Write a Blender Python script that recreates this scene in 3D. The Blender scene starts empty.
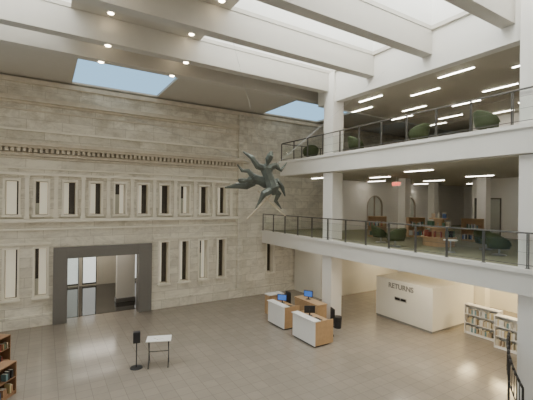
import bpy, bmesh, math, random
from mathutils import Matrix, Vector, Euler
random.seed(7)
D=bpy.data; C=bpy.context; COL=C.scene.collection

# ---------------------------------------------------------------- materials
def base_mat(name):
    m=D.materials.new(name); m.use_nodes=True
    nt=m.node_tree; b=nt.nodes['Principled BSDF']; return m,nt,b
def pmat(name,col,rough=.6,metal=0,var=.06,scale=4,bump=0.0,emit=None,estr=0,spec=None):
    m,nt,b=base_mat(name)
    b.inputs['Roughness'].default_value=rough; b.inputs['Metallic'].default_value=metal
    if spec is not None: b.inputs['Specular IOR Level'].default_value=spec
    tc=nt.nodes.new('ShaderNodeTexCoord'); n=nt.nodes.new('ShaderNodeTexNoise')
    n.inputs['Scale'].default_value=scale; n.inputs['Detail'].default_value=4
    nt.links.new(tc.outputs['Object'],n.inputs['Vector'])
    mix=nt.nodes.new('ShaderNodeMix'); mix.data_type='RGBA'
    mix.inputs['A'].default_value=tuple(max(0,c*(1-var)) for c in col)+(1,)
    mix.inputs['B'].default_value=tuple(min(1,c*(1+var)) for c in col)+(1,)
    nt.links.new(n.outputs['Fac'],mix.inputs['Factor']); nt.links.new(mix.outputs['Result'],b.inputs['Base Color'])
    if bump:
        bp=nt.nodes.new('ShaderNodeBump'); bp.inputs['Strength'].default_value=bump; bp.inputs['Distance'].default_value=.02
        nt.links.new(n.outputs['Fac'],bp.inputs['Height']); nt.links.new(bp.outputs['Normal'],b.inputs['Normal'])
    if emit:
        b.inputs['Emission Color'].default_value=emit+(1,); b.inputs['Emission Strength'].default_value=estr
    return m
def brick_mat(name,c1,c2,mortar,bw,rh,ms,plane='XZ',offset=.5,rough=.6,vein=.35,veincol=(.3,.27,.2),bump=.3,vscale=.8,stain=0):
    m,nt,b=base_mat(name); L=nt.links.new
    b.inputs['Roughness'].default_value=rough
    tc=nt.nodes.new('ShaderNodeTexCoord'); sp=nt.nodes.new('ShaderNodeSeparateXYZ'); cb=nt.nodes.new('ShaderNodeCombineXYZ')
    L(tc.outputs['Object'],sp.inputs[0]); L(sp.outputs[plane[0]],cb.inputs[0]); L(sp.outputs[plane[1]],cb.inputs[1])
    br=nt.nodes.new('ShaderNodeTexBrick'); br.offset=offset
    if plane=='XZ': br.squash=.7; br.squash_frequency=3
    br.inputs['Scale'].default_value=1; br.inputs['Brick Width'].default_value=bw; br.inputs['Row Height'].default_value=rh
    br.inputs['Mortar Size'].default_value=ms; br.inputs['Mortar Smooth'].default_value=.3
    br.inputs['Color1'].default_value=c1+(1,); br.inputs['Color2'].default_value=c2+(1,); br.inputs['Mortar'].default_value=mortar+(1,)
    L(cb.outputs[0],br.inputs['Vector'])
    n=nt.nodes.new('ShaderNodeTexNoise'); n.inputs['Scale'].default_value=vscale; n.inputs['Detail'].default_value=9; n.inputs['Distortion'].default_value=2.4; n.inputs['Roughness'].default_value=.70
    mp=nt.nodes.new('ShaderNodeMapping'); mp.inputs['Scale'].default_value=(.8,1,1.7) if plane=='XZ' else (1,1,1)
    if plane=='XZ': mp.inputs['Rotation'].default_value=(0,.2,0)
    L(tc.outputs['Object'],mp.inputs[0]); L(mp.outputs[0],n.inputs['Vector'])
    r=nt.nodes.new('ShaderNodeValToRGB'); r.color_ramp.elements[0].position=.44; r.color_ramp.elements[1].position=.62
    r.color_ramp.elements[0].color=(0,0,0,1); r.color_ramp.elements[1].color=(vein,vein,vein,1)
    L(n.outputs['Fac'],r.inputs[0])
    mix=nt.nodes.new('ShaderNodeMix'); mix.data_type='RGBA'
    L(r.outputs[0],mix.inputs['Factor']); L(br.outputs['Color'],mix.inputs['A']); mix.inputs['B'].default_value=veincol+(1,)
    out=mix.outputs['Result']
    if stain:   # weather staining, denser high up on the wall
        n2=nt.nodes.new('ShaderNodeTexNoise'); n2.inputs['Scale'].default_value=1.3; n2.inputs['Detail'].default_value=9; n2.inputs['Roughness'].default_value=.78
        mp2=nt.nodes.new('ShaderNodeMapping'); mp2.inputs['Scale'].default_value=(.8,1,1.4)
        L(tc.outputs['Object'],mp2.inputs[0]); L(mp2.outputs[0],n2.inputs['Vector'])
        mr=nt.nodes.new('ShaderNodeMapRange'); mr.inputs['From Min'].default_value=7.8; mr.inputs['From Max'].default_value=11.5
        L(sp.outputs['Z'],mr.inputs[0])
        mm=nt.nodes.new('ShaderNodeMath'); mm.operation='MULTIPLY_ADD'; L(mr.outputs[0],mm.inputs[0]); mm.inputs[1].default_value=.12; L(n2.outputs['Fac'],mm.inputs[2])
        r2=nt.nodes.new('ShaderNodeValToRGB'); r2.color_ramp.elements[0].position=.52; r2.color_ramp.elements[1].position=.72
        r2.color_ramp.elements[0].color=(0,0,0,1); r2.color_ramp.elements[1].color=(stain,stain,stain,1); L(mm.outputs[0],r2.inputs[0])
        mx2=nt.nodes.new('ShaderNodeMix'); mx2.data_type='RGBA'; L(r2.outputs[0],mx2.inputs['Factor']); L(out,mx2.inputs['A']); mx2.inputs['B'].default_value=(.33,.28,.195,1)
        out=mx2.outputs['Result']
    L(out,b.inputs['Base Color'])
    if bump:
        bp=nt.nodes.new('ShaderNodeBump'); bp.inputs['Strength'].default_value=bump; bp.inputs['Distance'].default_value=.02; bp.invert=True
        L(br.outputs['Fac'],bp.inputs['Height']); L(bp.outputs['Normal'],b.inputs['Normal'])
    return m
def glass_mat(name,tint,mixf=.12):
    m,nt,b=base_mat(name); L=nt.links.new
    t=nt.nodes.new('ShaderNodeBsdfTransparent'); t.inputs[0].default_value=tint+(1,)
    g=nt.nodes.new('ShaderNodeBsdfGlossy'); g.inputs['Roughness'].default_value=.05
    mx=nt.nodes.new('ShaderNodeMixShader'); mx.inputs[0].default_value=mixf
    L(t.outputs[0],mx.inputs[1]); L(g.outputs[0],mx.inputs[2]); L(mx.outputs[0],nt.nodes['Material Output'].inputs['Surface'])
    return m

MARBLE=brick_mat('marble_blocks',(.88,.84,.73),(.72,.68,.58),(.42,.385,.31),1.45,.46,.008,vein=.55,veincol=(.54,.51,.44),bump=.08,stain=.6)
MARBLE_PLAIN=pmat('marble_trim',(.87,.83,.72),.55,var=.10,scale=2.5,bump=.05)
MARBLE_D=pmat('weathered_marble_trim',(.66,.60,.49),.6,var=.28,scale=3,bump=.05)
FLOORM=brick_mat('stone_pavers',(.30,.26,.21),(.272,.236,.191),(.20,.172,.138),.45,.45,.009,plane='XY',offset=0,rough=.14,vein=.3,veincol=(.225,.196,.158),bump=.06,vscale=.5)
CARPET=pmat('olive_carpet',(.25,.24,.15),.95,var=.2,scale=12,bump=.2)
CARPET2=pmat('brown_carpet',(.22,.20,.16),.95,var=.2,scale=12)
WHITE=pmat('white_paint',(.85,.82,.76),.6,var=.02)
WHITE2=pmat('white_fascia',(.78,.755,.695),.55,var=.02)
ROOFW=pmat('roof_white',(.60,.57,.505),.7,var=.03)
BEAMW=pmat('beam_white_shaded',(.62,.59,.53),.7,var=.03)  # darker than the shafts, soffit shade put into the colour
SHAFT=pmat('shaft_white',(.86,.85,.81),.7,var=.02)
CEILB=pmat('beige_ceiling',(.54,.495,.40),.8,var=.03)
CREAM=pmat('cream_wall',(.82,.79,.70),.6,var=.02)
GRAN=pmat('grey_granite',(.19,.18,.168),.28,var=.25,scale=60)
RAILM=pmat('grey_metal_rail',(.14,.13,.115),.4,.4)
DARKM=pmat('dark_bronze_metal',(.06,.055,.05),.4,.6)
BLACK=pmat('black_plastic',(.02,.02,.022),.45)
WOOD=pmat('light_oak',(.52,.34,.18),.5,var=.2,scale=6)
WOODM=pmat('warm_light_wood',(.56,.37,.205),.5,var=.2,scale=6)
WOODD=pmat('brown_wood',(.30,.17,.09),.5,var=.25,scale=6)
LAMW=pmat('white_laminate',(.87,.85,.81),.35,var=.01)
GREENU=pmat('olive_upholstery',(.09,.11,.035),.8,var=.08,scale=3)
GREENP=pmat('olive_green_shell',(.055,.072,.025),.7,var=.05,scale=3)
CHROME=pmat('brushed_steel',(.5,.5,.5),.3,.9)
BRONZE=pmat('grey_green_bronze',(.115,.13,.112),.45,.45,var=.5,scale=7,bump=.2)
GOLD=pmat('pale_brass_rod',(.62,.54,.40),.4,.4)
GLASSR=glass_mat('railing_glass',(.97,.98,.97),.008)
GLASSD=glass_mat('door_glass',(.88,.91,.90),.08)
GLASSK=glass_mat('skylight_glass',(.97,.99,1),.02)
PANE=pmat('dark_window_pane',(.07,.06,.05),.2,var=.5,scale=2)
BLIND=pmat('glowing_cream_blind',(.80,.765,.64),.8,emit=(1,.93,.75),estr=.30)  # emission built into the blind stands in for lit rooms behind
BLINDG=pmat('glowing_grey_green',(.36,.35,.28),.7,emit=(.8,.78,.62),estr=.08)  # faint emission put in, as if rooms behind were lit
FRAMEB=pmat('bronze_window_frame',(.40,.34,.26),.5)
LAMP=pmat('lamp_tube',(1,1,1),.5,emit=(1,.93,.82),estr=30)
DLAMP=pmat('downlight_lens',(1,1,1),.5,emit=(1,.82,.55),estr=30)
SCREEN=pmat('blue_screen',(.03,.06,.2),.2,emit=(.1,.3,.9),estr=.5)
REDE=pmat('exit_red',(.6,.05,.03),.4,emit=(1,.08,.04),estr=2.5)
GREYL=pmat('grey_lettering',(.26,.25,.23),.5)
LOBBYF=pmat('dark_lobby_floor',(.035,.032,.028),.05)
LOBW=pmat('lobby_wall',(.55,.51,.42),.6,var=.05)
LOBG=pmat('glowing_glazing',(.6,.65,.65),.3,emit=(.92,.94,.90),estr=.9)  # emission stands in for daylight behind the lobby panels
cols=dict(red=(.30,.07,.05),blue=(.08,.13,.27),green=(.10,.19,.12),cream=(.62,.56,.42),black=(.03,.03,.03),orange=(.42,.24,.13),white=(.72,.71,.67),teal=(.15,.26,.28),tan=(.45,.35,.24),yellow=(.56,.47,.25))
BN=list(cols); BOOKC=[pmat('book_cover_'+n,c,.5,var=.05) for n,c in cols.items()]
PAGE=pmat('book_pages',(.75,.70,.58),.8)

# ---------------------------------------------------------------- geometry helpers
def bx(bm,x0,x1,y0,y1,z0,z1,mi=0,bev=0):
    vs=[bm.verts.new(p) for p in [(x0,y0,z0),(x1,y0,z0),(x1,y1,z0),(x0,y1,z0),(x0,y0,z1),(x1,y0,z1),(x1,y1,z1),(x0,y1,z1)]]
    fs=[bm.faces.new([vs[i] for i in q]) for q in [(0,3,2,1),(4,5,6,7),(0,1,5,4),(1,2,6,5),(2,3,7,6),(3,0,4,7)]]
    for f in fs: f.material_index=mi
    if bev:
        es=list({e for f in fs for e in f.edges}); bmesh.ops.bevel(bm,geom=es,offset=bev,segments=2,affect='EDGES',profile=.5)
def cyl(bm,p0,p1,r0,r1=None,seg=14):
    r1=r0 if r1 is None else r1; p0=Vector(p0);p1=Vector(p1); d=p1-p0
    M=Matrix.Translation((p0+p1)/2)@d.to_track_quat('Z','Y').to_matrix().to_4x4()
    bmesh.ops.create_cone(bm,cap_ends=True,segments=seg,radius1=r0,radius2=r1,depth=d.length,matrix=M)
def mesh(name,fn,mats,smooth=False):
    bm=bmesh.new(); fn(bm); me=D.meshes.new(name); bm.to_mesh(me); bm.free()
    for m in (mats if isinstance(mats,(list,tuple)) else [mats]): me.materials.append(m)
    if smooth:
        for p in me.polygons: p.use_smooth=True
    return me
def obj(name,me,parent=None,loc=(0,0,0),rz=0):
    o=D.objects.new(name,me); COL.objects.link(o); o.location=loc; o.rotation_euler=(0,0,rz)
    if parent: o.parent=parent
    return o
def tag(o,label=None,cat=None,kind=None,group=None):
    if label:o['label']=label
    if cat:o['category']=cat
    if kind:o['kind']=kind
    if group:o['group']=group
    return o
def struct(name,fn,mats,label,cat):
    return tag(obj(name,mesh(name,fn,mats)),label,cat,'structure')
def empty(name,loc,rz,label,cat,group=None):
    o=D.objects.new(name,None); o.empty_display_size=.2; COL.objects.link(o); o.location=loc; o.rotation_euler=(0,0,rz)
    return tag(o,label,cat,None,group)
def part(par,name,fn,mats,smooth=False,loc=(0,0,0),rz=0,label=None):
    o=obj(name,mesh(name,fn,mats,smooth),par,loc,rz)
    if label:o['label']=label
    return o
def dup(o,loc=None,rz=None,parent=None,label=None):
    c=o.copy(); COL.objects.link(c)
    if parent: c.parent=parent
    if loc is not None: c.location=loc
    if rz is not None: c.rotation_euler=(0,0,rz)
    if label: c['label']=label
    for ch in list(o.children): dup(ch,parent=c)
    return c
def cells(bm,axis,u0,u1,v0,v1,w0,w1,holes):
    us=sorted({u0,u1,*[h[0] for h in holes],*[h[1] for h in holes]}); vs=sorted({v0,v1,*[h[2] for h in holes],*[h[3] for h in holes]})
    us=[u for u in us if u0<=u<=u1]; vs=[v for v in vs if v0<=v<=v1]
    for i in range(len(us)-1):
        for j in range(len(vs)-1):
            cu=(us[i]+us[i+1])/2; cv=(vs[j]+vs[j+1])/2
            if any(h[0]<cu<h[1] and h[2]<cv<h[3] for h in holes): continue
            if axis=='y': bx(bm,us[i],us[i+1],w0,w1,vs[j],vs[j+1])
            elif axis=='z': bx(bm,us[i],us[i+1],vs[j],vs[j+1],w0,w1)
            elif axis=='x': bx(bm,w0,w1,us[i],us[i+1],vs[j],vs[j+1])
    bmesh.ops.remove_doubles(bm,verts=bm.verts,dist=1e-5)
    bm.verts.index_update(); seen={}
    for f in bm.faces: seen.setdefault(tuple(sorted(v.index for v in f.verts)),[]).append(f)
    dead=[f for l in seen.values() if len(l)>1 for f in l]
    bmesh.ops.delete(bm,geom=dead,context='FACES')
R=math.radians

# ---------------------------------------------------------------- dimensions
FY=20.1; W=12.0; F2=4.08; C1=3.32; F3=8.34; C2=7.50; C3=11.05; RB=11.55; RC=12.45
XL=-7.0; XR=32.0; YN=-3.0; XB=22.2; TOP=14.8; LB=11.60

# ---------------------------------------------------------------- floor
struct('floor',lambda bm:bx(bm,XL,XR,YN,FY+12,-.3,0),FLOORM,'warm beige-grey square stone tile floor of the atrium','floor')

# ---------------------------------------------------------------- facade wall
WX=[-1.24+1.16*k for k in range(-2,10)]
holes=[]; wins=[]
for x in WX:
    holes.append((x-.27,x+.27,5.2,6.82)); wins.append((x,5.2,6.82,.27))
for k in list(range(-2,2))+[6,7,8,9,12]:
    x=-1.24+1.16*k
    holes.append((x-.26,x+.26,1.34,3.66)); wins.append((x,1.34,3.66,.26))
DO=(.42,5.02,0,3.65); DI=(1.02,4.36,0,3.10)
holes.append(DO)
struct('wall_far',lambda bm:cells(bm,'y',XL,XR,0,11.5,FY,FY+.55,holes),MARBLE,'pale cream veined marble block wall of the old building','wall')
def trims(bm):
    def band(z0,z1,p,x1=10.2,x0=XL): bx(bm,x0,x1,FY-p,FY,z0,z1)
    band(8.40,8.56,.58,11.0); band(8.30,8.40,.44,10.9); band(7.96,8.10,.14); band(7.84,7.90,.07)
    x=XL
    while x<10.6:
        bx(bm,x,x+.12,FY-.32,FY,8.12,8.30); x+=.22
struct('trim_1',trims,MARBLE_D,'projecting marble cornice with a row of dentils','cornice')
def trims2(bm):
    def band(z0,z1,p,x1=10.2,x0=XL): bx(bm,x0,x1,FY-p,FY,z0,z1)
    band(7.35,7.42,.08); band(7.06,7.18,.18); band(4.88,5.04,.22); band(4.50,4.58,.08); band(3.82,3.92,.09,DO[0]-.1); band(3.82,3.92,.09,10.2,DO[1]+.1)
    band(9.1,9.2,.08)
struct('trim_2',trims2,MARBLE_PLAIN,'thin marble string courses running along the facade','moulding')
def trims4(bm):
    def band(z0,z1,p,x1=10.2,x0=XL): bx(bm,x0,x1,FY-p,FY,z0,z1)
    band(10.35,10.45,.12); band(10.45,10.58,.30); band(10.58,10.68,.18); band(10.05,10.11,.06)
    band(11.30,11.50,.14,XR)
struct('trim_8',trims4,MARBLE_D,'weathered marble parapet mouldings at the facade top','moulding')
struct('baseboard_far',lambda bm:(bx(bm,XL,.42,FY-.10,FY,0,.55),bx(bm,5.02,XR,FY-.10,FY,0,.55)),MARBLE,'marble plinth at the foot of the facade','plinth')
def pil(bm):
    bx(bm,10.2,10.5,FY-.24,FY,.55,11.30); bx(bm,10.5,12.05,FY-.08,FY,.55,11.30)
struct('trim_3',pil,MARBLE,'shallow marble corner pier on the facade','pier')
def pils(bm):
    for x in WX:
        bx(bm,x+.58-.08,x+.58+.08,FY-.12,FY,5.16,6.94); bx(bm,x+.58-.11,x+.58+.11,FY-.15,FY,5.04,5.16); bx(bm,x+.58-.11,x+.58+.11,FY-.15,FY,6.94,7.06)
struct('trim_9',pils,MARBLE_PLAIN,'slim raised marble pilasters between the upper windows','pilaster')

def window(n,x,z0,z1,hw,blind,side):
    def fr(bm):
        t=.07
        bx(bm,x-hw-t,x-hw+.02,FY-.05,FY+.38,z0,z1,bev=.012); bx(bm,x+hw-.02,x+hw+t,FY-.05,FY+.38,z0,z1,bev=.012)
        bx(bm,x-hw-t,x+hw+t,FY-.07,FY+.38,z1-.02,z1+.08,bev=.012); bx(bm,x-hw-t-.03,x+hw+t+.03,FY-.14,FY+.38,z0-.08,z0+.02,bev=.012)
    w=struct('window_%d'%n,fr,MARBLE_PLAIN,'narrow slot window recessed in marble, pale and dark glass','window')
    def sash(bm):
        y0,y1=FY+.37,FY+.41; t=.035
        bx(bm,x-hw,x-hw+t,y0,y1,z0,z1); bx(bm,x+hw-t,x+hw,y0,y1,z0,z1)
        bx(bm,x-hw+t,x+hw-t,y0,y1,z0,z0+t); bx(bm,x-hw+t,x+hw-t,y0,y1,z1-t,z1)
    part(w,'sash',sash,FRAMEB)
    part(w,'glass_pane',lambda bm:bx(bm,x-hw,x+hw,FY+.42,FY+.44,z0,z1),PANE)
    a,b=x-hw+.035,x+hw-.035
    if side: m_=b-(b-a)*blind; lo,hi=(m_,b),(a,m_)
    else: m_=a+(b-a)*blind; lo,hi=(a,m_),(m_,b)
    part(w,'blind',lambda bm:bx(bm,lo[0],lo[1],FY+.412,FY+.418,z0+.04,z1-.04),BLIND,label='warm cream window blind with built-in glow')
    if n%3==1:
        zt=z0+(z1-z0)*(.35+.1*(n%4)); part(w,'lower_blind',lambda bm:bx(bm,hi[0],hi[1],FY+.412,FY+.418,z0+.04,zt),BLINDG,label='grey green lower blind with faint built-in glow')
bl=[.40,.85,.5,.35,.55,.45,.7,.4,.55,.45,.6,.45]
for i,(x,z0,z1,hw) in enumerate(wins): window(i+1,x,z0,z1,hw,bl[(i*5+3)%12],0 if i%3 else 1)

# granite portal, open
def portal(bm):
    bx(bm,DO[0],DI[0],FY-.22,FY+.5,0,3.65,bev=.012); bx(bm,DI[1],DO[1],FY-.22,FY+.5,0,3.65,bev=.012)
    bx(bm,DI[0],DI[1],FY-.22,FY+.5,DI[3],3.65,bev=.012)
dr=struct('door_1',portal,GRAN,'wide open doorway framed in polished grey granite','doorway')
part(dr,'glass_side_panel',lambda bm:bx(bm,DI[0]+.02,DI[0]+.52,FY+.40,FY+.41,.02,DI[3]-.02),GLASSD)
part(dr,'side_panel_frame',lambda bm:bx(bm,DI[0]+.52,DI[0]+.55,FY+.38,FY+.43,0,DI[3]),CHROME)
struct('floor.001',lambda bm:bx(bm,-1,9,FY+.56,FY+12,.001,.02),LOBBYF,'dark polished lobby floor beyond the doorway','floor')
LG=((1.2,2.1),(2.3,3.2),(5.6,6.8))
struct('wall_lobby',lambda bm:(cells(bm,'y',-1,9,0,4,FY+7.6,FY+7.9,[(a,b,.1,2.7) for a,b in LG]),bx(bm,-1.2,-1,FY+.56,FY+7.9,0,4),bx(bm,9,9.2,FY+.56,FY+7.9,0,4)),LOBW,'cream lobby wall with glazed panels beyond the doorway','wall')
struct('ceiling',lambda bm:bx(bm,-1.2,9.2,FY+.56,FY+7.9,4,4.15),LOBW,'lobby ceiling beyond the doorway','ceiling')
for i,(a,b) in enumerate(LG):
    def f(bm):
        y0,y1=FY+7.62,FY+7.7
        for k in range(2):
            x=a+(b-a-.05)*k; bx(bm,x,x+.05,y0,y1,.1,2.7)
        bx(bm,a,b,y0+.01,y1-.01,.1,.2); bx(bm,a,b,y0+.01,y1-.01,2.64,2.7)
    o=struct('window_%d'%(40+i),f,DARKM,'tall self-glowing lobby glass panel with slim metal frame','window')
    part(o,'glass_pane',lambda bm:bx(bm,a,b,FY+7.72,FY+7.74,.1,2.7),LOBG)
pier=empty('lobby_pier',(4.15,FY+2.4,.02),0,'white square pier standing in the lobby','pier')
part(pier,'shaft',lambda bm:bx(bm,-.5,.5,-.2,.2,.25,3.97),WHITE); part(pier,'base',lambda bm:bx(bm,-.55,.55,-.25,.25,0,.25,bev=.02),GRAN)

# ---------------------------------------------------------------- wing slabs
def slab(name,z0,z1,y1,lab):
    return struct(name,lambda bm:bx(bm,W,XR,YN,y1,z0,z1-.02),WHITE2,lab,'floor slab')
slab('floor.002',C1,F2,FY,'white-edged floor slab of the middle level')
slab('floor.003',C2,F3,18.0,'white-edged floor slab of the upper level')
struct('floor.004',lambda bm:bx(bm,W+.25,XR,YN,FY,F2-.02,F2),CARPET,'olive carpet on the middle level','carpet')
struct('floor.005',lambda bm:bx(bm,W+.25,XR,YN,18-.2,F3-.02,F3),CARPET2,'brown carpet on the upper level','carpet')
struct('trim_4',lambda bm:(bx(bm,W-.06,W+.25,YN,FY,F2-.10,F2+.03)),WHITE2,'white curb along the middle slab edge','curb')
struct('trim_5',lambda bm:(bx(bm,W-.06,W+.25,YN,18.06,F3-.10,F3+.03),bx(bm,W+.25,XR,17.8,18.06,F3-.1,F3+.03)),WHITE2,'white curb along the upper slab edge','curb')
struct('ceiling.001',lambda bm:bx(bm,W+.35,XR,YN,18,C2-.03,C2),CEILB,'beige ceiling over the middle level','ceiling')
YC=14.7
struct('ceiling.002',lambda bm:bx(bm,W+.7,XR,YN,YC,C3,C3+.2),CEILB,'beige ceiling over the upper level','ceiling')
struct('trim_6',lambda bm:(bx(bm,W+.3,W+.7,YN,YC+.2,C3-.05,RC),bx(bm,W+.7,XR,YC,YC+.2,C3-.02,RC)),WHITE2,'deep white roof edge beam above the balconies','edge beam')
struct('wall_right',lambda bm:cells(bm,'x',YN,12.2,0,C3,XB,XB+.2,[(10.55,12.05,F2,F2+2.25),(7.0,9.4,F2+.1,F2+2.25)]),WHITE,'white painted rear wall of the wing','wall')
struct('wall_right_end',lambda bm:bx(bm,XR-.2,XR,YN,FY,0,C3),WHITE,'white end wall of the wing','wall')
struct('wall_near',lambda bm:bx(bm,W+.5,XR,YN,YN+.2,0,C3),WHITE,'white wall behind the wing','wall')
struct('wall_ground_level',lambda bm:(bx(bm,14.6,XR,17.2,17.4,0,C1),bx(bm,14.6,14.8,17.4,FY-.1,0,C1)),CREAM,'cream partition wall under the middle level slab','wall')
AW=[(19.6,21.2),(23.4,25.0)]
struct('wall_middle_level',lambda bm:cells(bm,'y',17.2,XR,F2,C2-.03,18.2,18.4,[(a,b,F2+.3,F2+2.4) for a,b in AW]),WHITE,'white wall across the middle level with arched windows','wall')
for i,(a,b) in enumerate(AW):
    x=(a+b)/2; hw=(b-a)/2; z0,z1=F2+.3,F2+2.4
    def f(bm):
        t=.05
        bx(bm,a,a+t,18.15,18.3,z0,z1-hw); bx(bm,b-t,b,18.15,18.3,z0,z1-hw); bx(bm,a,b,18.15,18.3,z0,z0+t)
        bx(bm,x-.015,x+.015,18.16,18.3,z0,z1)
        for k in range(13):
            an=math.pi*k/12
            M=Matrix.Translation((x+math.cos(an)*(hw-.02),18.22,z1-hw+math.sin(an)*(hw-.02)))@Matrix.Rotation(-an,4,'Y')
            bmesh.ops.create_cube(bm,size=1,matrix=M@Matrix.Diagonal((.05,.14,.24,1)))
    o=struct('window_%d'%(50+i),f,FRAMEB,'arched window with bronze frame and pale glass','window')
    def sp(bm):
        N=12; arc=[(x+math.cos(math.pi*k/N)*(hw),z1-hw+math.sin(math.pi*k/N)*hw) for k in range(N+1)]
        for side in (0,1):
            pts=[p for p in (arc[:N//2+1] if side==0 else arc[N//2:])]
            corner=(b,z1) if side==0 else (a,z1)
            for k in range(len(pts)-1):
                v=[bm.verts.new((q[0],18.19,q[1])) for q in (pts[k],pts[k+1],corner)]; bm.faces.new(v)
    part(o,'spandrel',sp,WHITE,label='white spandrel above the arch')
    part(o,'glass_pane',lambda bm:bx(bm,a,b,18.31,18.33,z0,z1),BLINDG)
def dd(bm):
    for y in (10.55,11.28,11.98): bx(bm,XB-.03,XB+.1,y,y+.07,F2,F2+2.2)
    bx(bm,XB-.03,XB+.1,10.55,12.05,F2+2.18,F2+2.25)
d2=struct('door_2',dd,RAILM,'glazed double door with grey frame in a white wall','door')
part(d2,'door_leaf',lambda bm:bx(bm,XB+.02,XB+.05,10.62,11.28,F2,F2+2.18),GLASSD); part(d2,'door_leaf',lambda bm:bx(bm,XB+.02,XB+.05,11.35,11.98,F2,F2+2.18),GLASSD)
part(d2,'push_bar',lambda bm:bx(bm,XB-.08,XB-.04,10.8,11.8,F2+1.0,F2+1.05),CHROME)
def gp(bm):
    for y in (7.0,7.78,8.56,9.35): bx(bm,XB-.02,XB+.1,y,y+.05,F2+.1,F2+2.25)
    bx(bm,XB-.02,XB+.1,7.0,9.4,F2+.1,F2+.16); bx(bm,XB-.02,XB+.1,7.0,9.4,F2+2.19,F2+2.25)
w3=struct('window_60',gp,RAILM,'glass partition with grey frame in the rear wall','window')
part(w3,'glass_pane',lambda bm:bx(bm,XB+.04,XB+.05,7.02,9.38,F2+.12,F2+2.23),GLASSD)
struct('wall_rear_room',lambda bm:bx(bm,XB+3,XB+3.2,YN,13,F2,C2-.03),WHITE,'white wall of the room behind the glass partition','wall')

def column(x,y,z0,z1,w=.35):
    def f(bm): bx(bm,x-w,x+w,y-w,y+w,z0,z1,bev=.01)
    c=struct('column',f,WHITE,'square white painted column','column'); c['group']='white square columns'
    if z0==0: part(c,'base_trim',lambda bm:cells(bm,'z',x-w-.02,x+w+.02,y-w-.02,y+w+.02,0,.12,[(x-w,x+w,y-w,y+w)]),GREYL,label='grey base trim')
for y in (13.9,4.95):
    for z0,z1 in ((0,C1),(F2,C2-.03),(F3,RC)): column(12.5,y,z0,z1)
for (x,y) in ((18.6,14.3),(20.8,10.8),(18.0,4.9),(24,16)):
    for z0,z1 in ((0,C1),(F2,C2-.03)): column(x,y,z0,z1,.25)

# ---------------------------------------------------------------- railings
def railing(label,z,ys,ret=None):
    r=empty('railing',(W+.06,0,z),0,label,'railing','balcony railings')
    y0,y1=ys[0],ys[-1]
    part(r,'handrail',lambda bm:bx(bm,-.025,.025,y0,y1,1.05,1.10,bev=.01),RAILM)
    part(r,'bottom_rail',lambda bm:bx(bm,-.008,.008,y0,y1,.12,.14),RAILM)
    for zz in (.50,.86): part(r,'middle_rail',lambda bm:bx(bm,-.003,.003,y0,y1,zz,zz+.007),RAILM)
    me=mesh('post',lambda bm:(bx(bm,-.02,.02,-.035,-.012,.03,1.05),bx(bm,-.02,.02,.012,.035,.03,1.05),bx(bm,-.04,.04,-.06,.06,.03,.045)),RAILM)
    for y in ys: obj('post',me,r,(0,y,0))
    for a,b in zip(ys[:-1],ys[1:]):
        part(r,'glass_panel',lambda bm:bx(bm,-.0025,.0025,a+.06,b-.06,.16,.85),GLASSR)
    if ret:
        yy=y1
        part(r,'return_handrail',lambda bm:bx(bm,.03,ret,yy-.025,yy+.025,1.05,1.10,bev=.01),RAILM)
        part(r,'return_bottom_rail',lambda bm:bx(bm,.03,ret,yy-.008,yy+.008,.12,.14),RAILM)
        x=1.5
        while x<ret: obj('post',me,r,(x,yy,0),math.pi/2); x+=1.5
        part(r,'return_glass_panel',lambda bm:bx(bm,.08,ret-.05,yy-.0025,yy+.0025,.16,.85),GLASSR)
railing('dark grey metal and glass railing along the middle balcony',F2,[20.0-1.25*i for i in range(17)][::-1])
railing('dark grey metal and glass railing along the upper balcony',F3,[17.95-1.25*i for i in range(15)][::-1],ret=9)

# ---------------------------------------------------------------- roof
YB=[15.75,13.9,11.1,8.3,5.5,2.7]
WE=W+.2; BW=.42
wells=[(5.3,WE,11.54,13.88),(5.3,WE,8.74,11.08),(5.3,WE,5.94,8.28),(5.3,WE,3.14,5.48),(-6,.5,14.34,15.73),(-6,.9,8.74,11.08),(-6,.7,11.54,13.88)]
opens=[(1.1,5.2,16.25,20.05),(11.9,16.4,16.25,20.05)]
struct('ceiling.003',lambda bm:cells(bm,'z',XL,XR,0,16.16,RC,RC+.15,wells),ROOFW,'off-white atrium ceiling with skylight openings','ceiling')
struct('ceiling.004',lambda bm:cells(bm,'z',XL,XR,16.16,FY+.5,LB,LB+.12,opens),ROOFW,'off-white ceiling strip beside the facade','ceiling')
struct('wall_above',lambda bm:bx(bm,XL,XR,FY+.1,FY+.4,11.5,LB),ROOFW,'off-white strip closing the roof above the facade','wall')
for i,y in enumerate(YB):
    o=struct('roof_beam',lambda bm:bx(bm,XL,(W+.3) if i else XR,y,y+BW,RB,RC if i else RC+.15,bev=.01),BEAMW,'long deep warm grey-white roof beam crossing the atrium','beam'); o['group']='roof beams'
for i,(a,b,c,d) in enumerate(wells):
    def f(bm):
        z0,z1=RC+.15,TOP; t=.1
        bx(bm,a-t,a,c-t,d+t,z0,z1); bx(bm,b,b+t,c-t,d+t,z0,z1); bx(bm,a,b,c-t,c,z0,z1); bx(bm,a,b,d,d+t,z0,z1)
    o=struct('skylight_shaft',f,SHAFT,'white painted skylight shaft between roof beams','skylight'); o['group']='skylight shafts'
    part(o,'glazing',lambda bm:bx(bm,a,b,c,d,TOP-.1,TOP-.08),GLASSK)
for i,(a,b,c,d) in enumerate(opens):
    def f(bm):
        bx(bm,a,b,c,c+.04,LB+.04,LB+.1); bx(bm,a,b,d-.04,d,LB+.04,LB+.1)
    o=struct('skylight_frame',f,WHITE,'skylight glazing bars beside the facade','skylight')
    part(o,'glazing',lambda bm:bx(bm,a,b,c,d,LB+.10,LB+.105),GLASSK)

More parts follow.
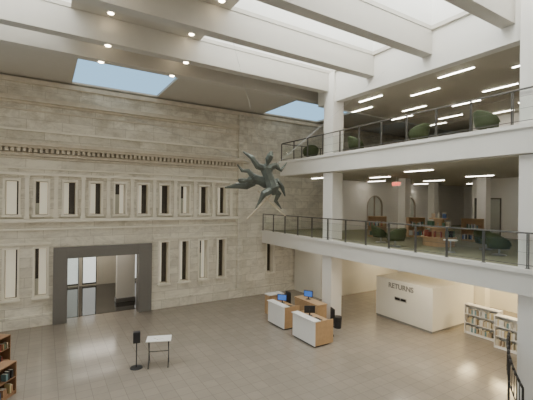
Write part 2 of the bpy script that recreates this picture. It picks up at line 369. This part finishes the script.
dl=None
def downl(x,y,z):
    global dl
    if dl is None:
        dl=empty('downlight',(x,y,z),0,'small round recessed downlight with warm lens','ceiling light','atrium downlights')
        part(dl,'trim_ring',lambda bm:cyl(bm,(0,0,-.03),(0,0,0),.13,.15,20),WHITE)
        part(dl,'lens',lambda bm:cyl(bm,(0,0,-.045),(0,0,-.03),.09,.1,20),DLAMP)
    else: dup(dl,(x,y,z))
for x in (1.9,4.8):
    for y in (13.5,10.7,7.9,15.3): downl(x,y,RC)
    downl(x,15.96,RB); downl(x,14.11,RB)

ll=None
def linl(x,y,z,g):
    global ll
    if ll is None:
        ll=empty('linear_ceiling_light',(x,y,z),0,'slim linear ceiling light, switched on','ceiling light',g)
        part(ll,'housing',lambda bm:bx(bm,-.065,.065,-.72,.72,-.04,0,bev=.008),WHITE)
        part(ll,'lamp_tube',lambda bm:bx(bm,-.045,.045,-.7,.7,-.055,-.04),LAMP)
    else:
        c=dup(ll,(x,y,z)); c['group']=g
for j,y in enumerate([5.9,8.05,10.2,12.3,14.0]):
    for i in range(3):
        x=(13.4 if j%2 else 14.6)+3.3*i
        if x<XB-.3: linl(x,y,C3,'upper level ceiling lights')
for j,y in enumerate([6.3,10.2,14.1,17.0]):
    for i in range(3):
        x=(14.2 if j%2 else 16.2)+5.0*i
        if x<XB-.3 or (y>12.3 and x<30): linl(x,y,C2-.03,'middle level ceiling lights')
linl(23.6,8.2,C2-.03,'middle level ceiling lights')
def area(x,y,z,sx,sy,p,col=(1,.92,.80),rot=(0,0,0)):
    l=D.lights.new('unseen_area_light','AREA'); l.shape='RECTANGLE'; l.size=sx; l.size_y=sy; l.energy=p; l.color=col
    o=D.objects.new('unseen_area_light',l); COL.objects.link(o); o.location=(x,y,z); o.rotation_euler=rot; return o
for x,y in ((13.8,9.8),(13.8,6.5)): area(x,y,C1-.05,1.0,2.5,80,(1,.88,.68))
area(13.4,16.5,C1-.05,1,2,20); area(19.5,15.8,C1-.05,1,2,60,(1,.86,.62))
area(20.2,11.5,C1-.05,1.2,1.2,80,(1,.80,.45)); area(20.2,9.0,C1-.05,1.5,1.5,170,(1,.78,.40)); area(18.0,7.2,C1-.05,1,3,120,(1,.82,.52))
area(2.5,FY+2.0,3.9,3,1.5,70); area(3,FY+6,3.9,3,2,90)  # added unseen lights that brighten the lobby, no fixtures
for (a,b,c,d) in wells: area((a+b)/2,(c+d)/2,TOP+.3,(b-a),(d-c),(b-a)*(d-c)*33,(1,.98,.95))  # added unseen lights above the shafts, standing in for sky light

# ---------------------------------------------------------------- books
BM=[]
for i in range(20):
    h=random.uniform(.2,.3); t=random.uniform(.045,.085); dp=random.uniform(.15,.2)
    BM.append((mesh('book',lambda bm:(bx(bm,0,t,0,.006,0,h),bx(bm,0,.004,.006,dp,0,h),bx(bm,t-.004,t,.006,dp,0,h),bx(bm,.004,t-.004,.006,dp-.01,.005,h-.005,1)),[BOOKC[i%10],PAGE]),t))
def put_book(M,i,group,desc):
    o=D.objects.new('book',BM[i][0]); COL.objects.link(o); o.matrix_world=M
    tag(o,'%s-covered book standing upright on a %s'%(BN[i%10],desc),'book',None,group)
def book_row(mat,x0,x1,y,z,group,desc,fill=.9,pale=False):
    x=x0
    while True:
        i=random.choice([3,6,8,9,7,13,16,18,6,3]) if pale else random.randrange(20)
        t=BM[i][1]
        if x+t>x1: break
        if random.random()<fill: put_book(mat@Matrix.Translation((x,y,z)),i,group,desc)
        x+=t+.004
def bookcase(loc,rz,w,d,h,n,mat,label,group,desc,fill=.9,pale=False):
    b=empty('bookcase',loc,rz,label,'bookcase')
    def body(bm):
        bx(bm,-w/2,-w/2+.03,-d/2,d/2,0,h); bx(bm,w/2-.03,w/2,-d/2,d/2,0,h); bx(bm,-w/2+.03,w/2-.03,-d/2,d/2,h-.03,h)
        bx(bm,-w/2+.03,w/2-.03,-d/2+.02,d/2,0,.1)
        bx(bm,-w/2+.03,w/2-.03,d/2-.02,d/2,.1,h-.03)
    part(b,'body',body,mat)
    M=Matrix.Translation(loc)@Matrix.Rotation(rz,4,'Z')
    step=(h-.13)/n
    for k in range(n):
        z=.1+k*step
        if k: part(b,'shelf',lambda bm:bx(bm,-w/2+.03,w/2-.03,-d/2+.01,d/2-.02,z-.02,z),mat)
        book_row(M,-w/2+.05,w/2-.05,-d/2+.03,z+.001,group,desc,fill,pale)
    return b
bookcase((16.9,8.75,0),R(-90),1.5,.35,1.35,3,LAMW,'low white bookcase with well filled shelves','books on the ground floor shelves','white ground floor shelf',.85,True)
bookcase((16.3,7.1,0),R(-90),1.6,.35,1.35,3,LAMW,'low white bookcase with well filled shelves near a column','books on the ground floor shelves','white ground floor shelf',.85,True)
bookcase((-1.42,15.9,0),R(55),1.0,.4,1.0,2,WOODD,'brown wooden bookcase with books on open shelves','books on the wooden shelves','brown wooden shelf',fill=.6)
bookcase((-1.10,13.2,0),R(55),1.0,.4,1.0,2,WOODD,'brown wooden bookcase with a few books','books on the wooden shelves','brown wooden shelf',fill=.6)
for (x,y,w,h,rz) in ((15.9,14.0,1.0,1.15,-50),(17.9,13.0,.9,1.1,-35),(18.6,10.2,1.0,1.15,-60)):
    bookcase((x,y,F2),R(rz),w,.4,h,2,WOODM,'low light wood book display unit on the carpet','books on the middle level shelves','light wood shelf',fill=.9)
rd=empty('round_book_display',(15.3,9.9,F2),0,'round tiered light wood book display on the carpet','book display')
part(rd,'base_tier',lambda bm:(cyl(bm,(0,0,0),(0,0,.36),.66,.66,40),cyl(bm,(0,0,.36),(0,0,.41),.74,.74,40)),WOODM)
part(rd,'middle_tier',lambda bm:(cyl(bm,(0,0,.41),(0,0,.80),.36,.36,32),cyl(bm,(0,0,.80),(0,0,.84),.56,.56,36)),WOODM)
part(rd,'top_tier',lambda bm:(cyl(bm,(0,0,.84),(0,0,1.2),.22,.22,28),cyl(bm,(0,0,1.2),(0,0,1.24),.42,.42,32)),WOODM)
for (rr,zz,n) in ((.64,.411,14),(.49,.841,11),(.34,1.241,6)):
    for k in range(n):
        a=2*math.pi*k/n+.1*rr
        i=random.randrange(20)
        M=Matrix.Translation((15.3,9.9,F2+zz))@Matrix.Rotation(a,4,'Z')@Matrix.Translation((-BM[i][1]/2,-rr,0))
        put_book(M,i,'books on the round display','round wood display')

# ---------------------------------------------------------------- lounge chairs
def lounge(loc,rz,shellm,seatm,label,group):
    c=empty('lounge_chair',loc,rz,label,'chair',group)
    def shell(bm):
        N=36; prof=[]
        for i in range(N+1):
            a=R(-108+216*i/N); s=max(0,math.cos(a*.62))
            top=.50+.34*s*s; lean=.04*s
            # arms round off at the front ends
            e=min(1,(108-abs(math.degrees(a)))/22); top-=.12*(1-e)**2
            pts=[(.30,.26),(.37,.26),(.41,.38),(.43+lean,top-.07),(.42+lean,top-.02),(.385+lean,top),(.35+lean,top-.02),(.335+lean,top-.07),(.32,.40)]
            prof.append([bm.verts.new((math.sin(a)*r,math.cos(a)*r,z)) for r,z in pts])
        K=len(prof[0])
        for i in range(N):
            for k in range(K): bm.faces.new((prof[i][k],prof[i+1][k],prof[i+1][(k+1)%K],prof[i][(k+1)%K]))
        bm.faces.new(prof[0]); bm.faces.new(prof[-1][::-1])
        bmesh.ops.recalc_face_normals(bm,faces=bm.faces)
    part(c,'shell',shell,shellm,True)
    part(c,'seat_cushion',lambda bm:(cyl(bm,(0,0,.25),(0,0,.42),.315,.315,32),cyl(bm,(0,0,.42),(0,0,.46),.315,.27,32)),seatm)
    part(c,'pedestal',lambda bm:cyl(bm,(0,0,.03),(0,0,.25),.03,.04,12),CHROME)
    part(c,'base',lambda bm:cyl(bm,(0,0,0),(0,0,.03),.26,.22,24),CHROME)
    return c
c3=lounge((12.95,9.35,F3),R(175),GREENP,GREENU,'olive green curved lounge chair by the railing','upper level lounge chairs')
for x,y,a in ((12.95,12.7,70),(12.95,16.3,150),(12.95,6.6,60)): dup(c3,(x,y,F3),R(a))
c2=lounge((13.6,15.2,F2),R(170),GREENP,GREENU,'olive green curved lounge chair on the carpet','middle level lounge chairs')
for x,y,a in ((13.9,12.0,60),(14.6,7.0,70),(15.8,8.1,-30),(13.2,10.6,175)): dup(c2,(x,y,F2),R(a))
st=empty('side_table',(13.6,8.3,F2),0,'small round white side table beside a lounge chair','table')
part(st,'tabletop',lambda bm:cyl(bm,(0,0,.46),(0,0,.49),.26,.26,28),LAMW); part(st,'stem',lambda bm:cyl(bm,(0,0,.02),(0,0,.46),.025),CHROME); part(st,'base',lambda bm:cyl(bm,(0,0,0),(0,0,.02),.2,.18,24),CHROME)

# ---------------------------------------------------------------- exit sign
ex=empty('exit_sign',(17.0,13.6,C2-.03),R(-58),'red illuminated EXIT sign hanging from the ceiling','sign')
part(ex,'hanger',lambda bm:cyl(bm,(0,0,-.3),(0,0,0),.012),CHROME)
part(ex,'housing',lambda bm:bx(bm,-.24,.24,-.03,.03,-.54,-.3,bev=.01),WHITE)
def text(par,name,body,size,mat,loc,rot,ext=.006,off=.006):
    cu=D.curves.new('t','FONT'); cu.body=body; cu.size=size; cu.align_x='CENTER'; cu.align_y='CENTER'; cu.extrude=ext; cu.offset=off
    t=D.objects.new('t',cu); COL.objects.link(t); C.view_layer.update()
    me=D.meshes.new_from_object(t.evaluated_get(C.evaluated_depsgraph_get())); D.objects.remove(t)
    me.materials.clear(); me.materials.append(mat); o=obj(name,me,par,loc); o.rotation_euler=rot; return o
text(ex,'lettering','EXIT',.21,REDE,(0,-.037,-.42),(R(90),0,0))

# ---------------------------------------------------------------- returns enclosure
rt=empty('book_return_enclosure',(15.2,10.1,0),0,'cream book return enclosure with slots and RETURNS lettering','book return')
part(rt,'body',lambda bm:bx(bm,0,3.4,0,3.3,.1,2.08,bev=.005),CREAM)
part(rt,'base_trim',lambda bm:bx(bm,.02,3.38,.02,3.28,0,.1),GREYL)
text(rt,'lettering','RETURNS',.35,GREYL,(-.008,1.75,1.76),(R(90),0,R(-90)),off=.01)
part(rt,'slot_frame',lambda bm:bx(bm,-.015,0,1.4,2.1,1.08,1.26,bev=.004),CHROME)
for y in (1.44,1.78):
    part(rt,'slot',lambda bm:bx(bm,-.02,-.015,y,y+.28,1.12,1.22),BLACK)

# ---------------------------------------------------------------- service desks
def desk(loc,L,label,dep=.9):
    d=empty('service_desk',loc,0,label,'desk','service desks')
    part(d,'front_panel',lambda bm:bx(bm,0,.04,.0,L,.06,1.05,bev=.006),LAMW,label='white front panel')
    part(d,'end_panel',lambda bm:bx(bm,.04,dep,0,.04,.06,1.05,bev=.004),WOOD,label='light oak end panel')
    part(d,'end_panel',lambda bm:bx(bm,.04,dep,L-.04,L,.06,1.05,bev=.004),WOOD,label='light oak end panel')
    part(d,'plinth',lambda bm:bx(bm,.05,.8,.05,L-.05,0,.06),BLACK)
    part(d,'worktop',lambda bm:bx(bm,.04,dep,.04,L-.04,.90,.94,bev=.005),WOOD)
    part(d,'transaction_top',lambda bm:bx(bm,-.06,.30,-.02,L+.02,1.05,1.09,bev=.006),LAMW,label='white transaction shelf')
    part(d,'drawer_unit',lambda bm:bx(bm,.4,.84,.05,.5,.07,.90),WOOD)
desk((9.5,11.55,0),1.55,'white and light oak service desk',1.0)
desk((9.55,13.85,0),1.4,'white and light oak service desk',.9)
bd=empty('back_counter',(11.1,13.3,0),0,'light oak back counter behind the service desks','counter')
part(bd,'worktop',lambda bm:bx(bm,0,.6,0,1.9,1.03,1.08,bev=.005),WOOD)
part(bd,'cabinet_body',lambda bm:bx(bm,.03,.58,.03,1.87,.08,1.03),WOOD); part(bd,'plinth',lambda bm:bx(bm,.06,.55,.06,1.8,0,.08),BLACK)
for k in range(3): part(bd,'door',lambda bm:bx(bm,.01,.03,.05+.6*k,.63+.6*k,.12,1.0,bev=.003),WOOD)
bd2=empty('side_counter',(10.15,16.1,0),0,'white topped light oak side counter','counter')
part(bd2,'worktop',lambda bm:bx(bm,0,.95,0,.5,1.0,1.05,bev=.005),LAMW)
part(bd2,'cabinet_body',lambda bm:bx(bm,.03,.92,.03,.48,.0,1.0),WOOD)
def monitor(loc,rz):
    m=empty('monitor',loc,rz,'black flat computer monitor with blue screen on a desk','monitor','desk monitors')
    part(m,'bezel',lambda bm:bx(bm,-.24,.24,-.02,.02,.12,.44,bev=.008),BLACK); part(m,'screen',lambda bm:bx(bm,-.215,.215,-.025,-.021,.15,.41),SCREEN)
    part(m,'stand',lambda bm:(bx(bm,-.03,.03,.02,.05,.01,.3),bx(bm,-.12,.12,-.08,.1,0,.012)),BLACK)
    return m
m1=monitor((10.15,14.9,.941),R(-50)); dup(m1,(11.4,14.4,1.081),R(-60)); dup(m1,(10.1,12.65,.941),R(150))
def kb(loc,rz):
    k=empty('keyboard',loc,rz,'black computer keyboard on the worktop','keyboard','desk keyboards')
    part(k,'case',lambda bm:bx(bm,-.22,.22,-.07,.07,0,.015,bev=.003),BLACK)
    part(k,'keys',lambda bm:[bx(bm,-.2+i*.033,-.175+i*.033,-.055+j*.03,-.032+j*.03,.015,.021) for i in range(12) for j in range(4)],DARKM)
kb((10.15,12.1,.941),R(-90)); kb((10.2,14.3,.941),R(-60))
def ochair(loc,rz):
    c=empty('office_chair',loc,rz,'black swivel office chair behind the desk','chair','office chairs')
    part(c,'seat',lambda bm:bx(bm,-.24,.24,-.23,.23,.46,.54,bev=.03),BLACK)
    part(c,'backrest',lambda bm:bx(bm,-.22,.22,.2,.26,.62,1.25,bev=.025),BLACK)
    part(c,'back_support',lambda bm:bx(bm,-.03,.03,.23,.27,.48,.7),BLACK)
    part(c,'gas_lift',lambda bm:cyl(bm,(0,0,.12),(0,0,.46),.03),CHROME)
    def st(bm):
        for i in range(5):
            a=i*2*math.pi/5; cyl(bm,(0,0,.12),(math.cos(a)*.26,math.sin(a)*.26,.08),.025,.018,8)
            bmesh.ops.create_uvsphere(bm,u_segments=8,v_segments=6,radius=.035,matrix=Matrix.Translation((math.cos(a)*.26,math.sin(a)*.26,.036)))
    part(c,'star_base',st,BLACK)
    return c
oc=ochair((10.78,15.6,0),R(-90)); dup(oc,(10.85,12.3,0),R(-110))

wb=empty('waste_bin',(12.0,12.9,0),0,'black round waste bin beside the white column','bin')
part(wb,'body',lambda bm:cyl(bm,(0,0,0),(0,0,.5),.17,.2,24),BLACK); part(wb,'rim',lambda bm:cyl(bm,(0,0,.5),(0,0,.54),.21,.2,24),DARKM)

# ---------------------------------------------------------------- folding table, stand
tb=empty('folding_table',(3.62,13.2,0),R(-20),'tall white topped table on thin black wheeled legs','table')
part(tb,'tabletop',lambda bm:bx(bm,-.43,.43,-.28,.28,.95,.98,bev=.008),LAMW)
def leg(bm):
    cyl(bm,(0,-.25,.07),(0,.25,.95),.013); cyl(bm,(0,.25,.07),(0,-.25,.95),.013); cyl(bm,(0,-.25,.07),(0,.25,.07),.012)
    for y in (-.25,.25): cyl(bm,(-.015,y,.035),(.015,y,.035),.035)
l1=part(tb,'leg',leg,BLACK,loc=(-.34,0,0)); obj('leg',l1.data,tb,(.34,0,0))
part(tb,'crossbar',lambda bm:cyl(bm,(-.34,0,.51),(.34,0,.51),.012),BLACK)
pa=empty('leaflet_stack',(3.6,13.2,.98),R(20),'small stack of papers on the white table','papers')
part(pa,'sheet_stack',lambda bm:bx(bm,-.11,.11,-.15,.15,0,.02),WHITE)
sk=empty('speaker_stand',(2.88,13.4,0),R(-10),'black sign box on a pole with flat base','stand')
part(sk,'base',lambda bm:cyl(bm,(0,0,0),(0,0,.025),.22,.2,28),BLACK); part(sk,'pole',lambda bm:cyl(bm,(0,0,.025),(0,0,.9),.018),BLACK)
part(sk,'box',lambda bm:bx(bm,-.12,.12,-.1,.1,.9,1.28,bev=.015),BLACK)

# ---------------------------------------------------------------- curved stair railing by the column
sr=empty('stair_railing',(12.2,4.65,0),0,'dark curved metal stair railing beside the white column','railing')
arc=[]
for k in range(13):
    t=k/12; a=R(95+75*t)
    arc.append(Vector((math.cos(a)*.85, math.sin(a)*.85, 2.1-1.2*t**1.3)))
def hr(bm):
    for p,q2 in zip(arc[:-1],arc[1:]): cyl(bm,p,q2,.035,seg=10)
part(sr,'handrail',hr,DARKM,True)
part(sr,'lower_rail',lambda bm:[cyl(bm,p-Vector((0,0,.75)),q2-Vector((0,0,.75)),.02,seg=8) for p,q2 in zip(arc[:-1],arc[1:])],DARKM,True)
bal=mesh('baluster',lambda bm:cyl(bm,(0,0,-.75),(0,0,0),.014,seg=8),DARKM)
for p in arc[1:-1]: obj('baluster',bal,sr,p)
for p in (arc[0],arc[6],arc[12]): part(sr,'post',lambda bm:cyl(bm,(p.x,p.y,0),(p.x,p.y,p.z),.03),DARKM)

# ---------------------------------------------------------------- hanging sculpture
sc=empty('hanging_sculpture',(6.93,11.6,6.6),R(-31.6),'grey-green bronze abstract flying figure sculpture hung on cables','sculpture')
q=.0373
def P(x,y,dpt=0): return Vector(((x-262)*q,dpt,(185-y)*q))
rs=random.Random(3)
def limb(bm,pts,rads,flat=.65):
    rings=[]
    for i,p in enumerate(pts):
        a=pts[max(0,i-1)]; b=pts[min(len(pts)-1,i+1)]
        t=(b-a).normalized(); n=Vector((0,1,0)); s=t.cross(n).normalized(); n=s.cross(t).normalized()
        ring=[]
        for k in range(7):
            an=k*math.tau/7+.3; r=rads[i]*rs.uniform(.88,1.12)
            ring.append(bm.verts.new(p+s*math.cos(an)*r+n*math.sin(an)*r*flat))
        rings.append(ring)
    for a,b in zip(rings[:-1],rings[1:]):
        for k in range(7): bm.faces.new((a[k],a[(k+1)%7],b[(k+1)%7],b[k]))
    bm.faces.new(rings[0][::-1]); bm.faces.new(rings[-1])
def fig1(bm):
    limb(bm,[P(275,195),P(273,188),P(270,181),P(267,174),P(266,168),P(267,164)],[.09,.23,.19,.21,.25,.09])
    limb(bm,[P(267,165,-.1),P(268,160,-.12),P(270,156,-.15),P(271,152,-.15)],[.05,.12,.12,.05],.9)
    limb(bm,[P(268,168),P(276,165,.1),P(281,170,.1),P(287,162,.2)],[.13,.12,.08,.02])
    limb(bm,[P(266,169),P(258,167,-.2),P(252,159,-.3),P(243,153,-.3)],[.14,.13,.09,.02])
    limb(bm,[P(272,189),P(279,194,.1),P(276,201,.1),P(282,209,.2)],[.16,.13,.07,.02])
    limb(bm,[P(272,189),P(264,194,-.2),P(261,200,-.2),P(256,209,-.3)],[.16,.13,.07,.02])
def fig2(bm):
    limb(bm,[P(273,185,.3),P(266,182,.3),P(259,180,.3),P(252,179,.3),P(247,181,.25)],[.13,.22,.19,.22,.09])
    limb(bm,[P(248,180,.2),P(244,181,.2),P(240,181,.15),P(238,180,.1)],[.06,.10,.10,.04],.9)
    limb(bm,[P(254,182,.4),P(246,186,.4),P(236,186,.3),P(224,188,.3)],[.14,.14,.11,.03],.35)
    limb(bm,[P(253,177,.1),P(248,171,.1),P(242,171,.05),P(237,165,.0)],[.12,.09,.07,.015])
    limb(bm,[P(269,183,.35),P(278,181,.45),P(283,187,.5),P(286,196,.5)],[.16,.13,.08,.02])
for nm,fn in (('upright_figure',fig1),('diving_figure',fig2)):
    part(sc,nm,fn,BRONZE)
def rods(bm):
    cyl(bm,P(248,219,-.2),P(279,187,.1),.026); cyl(bm,P(286,216,.2),P(258,191,-.1),.026); cyl(bm,P(249,218,-.2),P(266,200,.2),.018); cyl(bm,P(285,215,.2),P(270,203,0),.018)
part(sc,'rod',rods,GOLD)
Minv=(Matrix.Translation((6.93,11.6,6.6))@Matrix.Rotation(R(-31.6),4,'Z')).inverted()
for s0,e in ((P(262,168),(10.3,FY-.2,10.9)),(P(272,168),(W+.3,10.5,11.6)),(P(264,168),(1.6,FY-.2,10.9)),(P(266,168),(5.5,11.3,RB))):
    e2=Minv@Vector(e)
    part(sc,'suspension_cable',lambda bm:cyl(bm,s0,e2,.004,seg=6),CHROME)

# ---------------------------------------------------------------- world and light
w=D.worlds.new('sky'); C.scene.world=w; w.use_nodes=True; nt=w.node_tree; bg=nt.nodes['Background']
tc=nt.nodes.new('ShaderNodeTexCoord'); s=nt.nodes.new('ShaderNodeSeparateXYZ'); r=nt.nodes.new('ShaderNodeValToRGB')
nt.links.new(tc.outputs['Generated'],s.inputs[0]); nt.links.new(r.outputs[0],bg.inputs['Color'])
mr=nt.nodes.new('ShaderNodeMapRange'); mr.inputs['From Min'].default_value=-.2; mr.inputs['From Max'].default_value=.5
nt.links.new(s.outputs['Y'],mr.inputs[0]); nt.links.new(mr.outputs[0],r.inputs[0])
r.color_ramp.elements[0].position=0; r.color_ramp.elements[0].color=(.80,.72,.585,1)
r.color_ramp.elements[1].position=1; r.color_ramp.elements[1].color=(.75,1.3,1.8,1)
bg.inputs['Strength'].default_value=.72

# ---------------------------------------------------------------- camera
cd=D.cameras.new('camera'); cam=D.objects.new('camera',cd); COL.objects.link(cam)
cd.sensor_width=36; cd.lens=362*36/533; cd.clip_start=.05
Mx=Matrix.Rotation(R(-31.6),4,'Z')@Matrix.Rotation(R(90.16),4,'X')@Matrix.Rotation(R(.7),4,'Z')
cam.matrix_world=Matrix.Translation((0,0,6))@Mx
C.scene.camera=cam
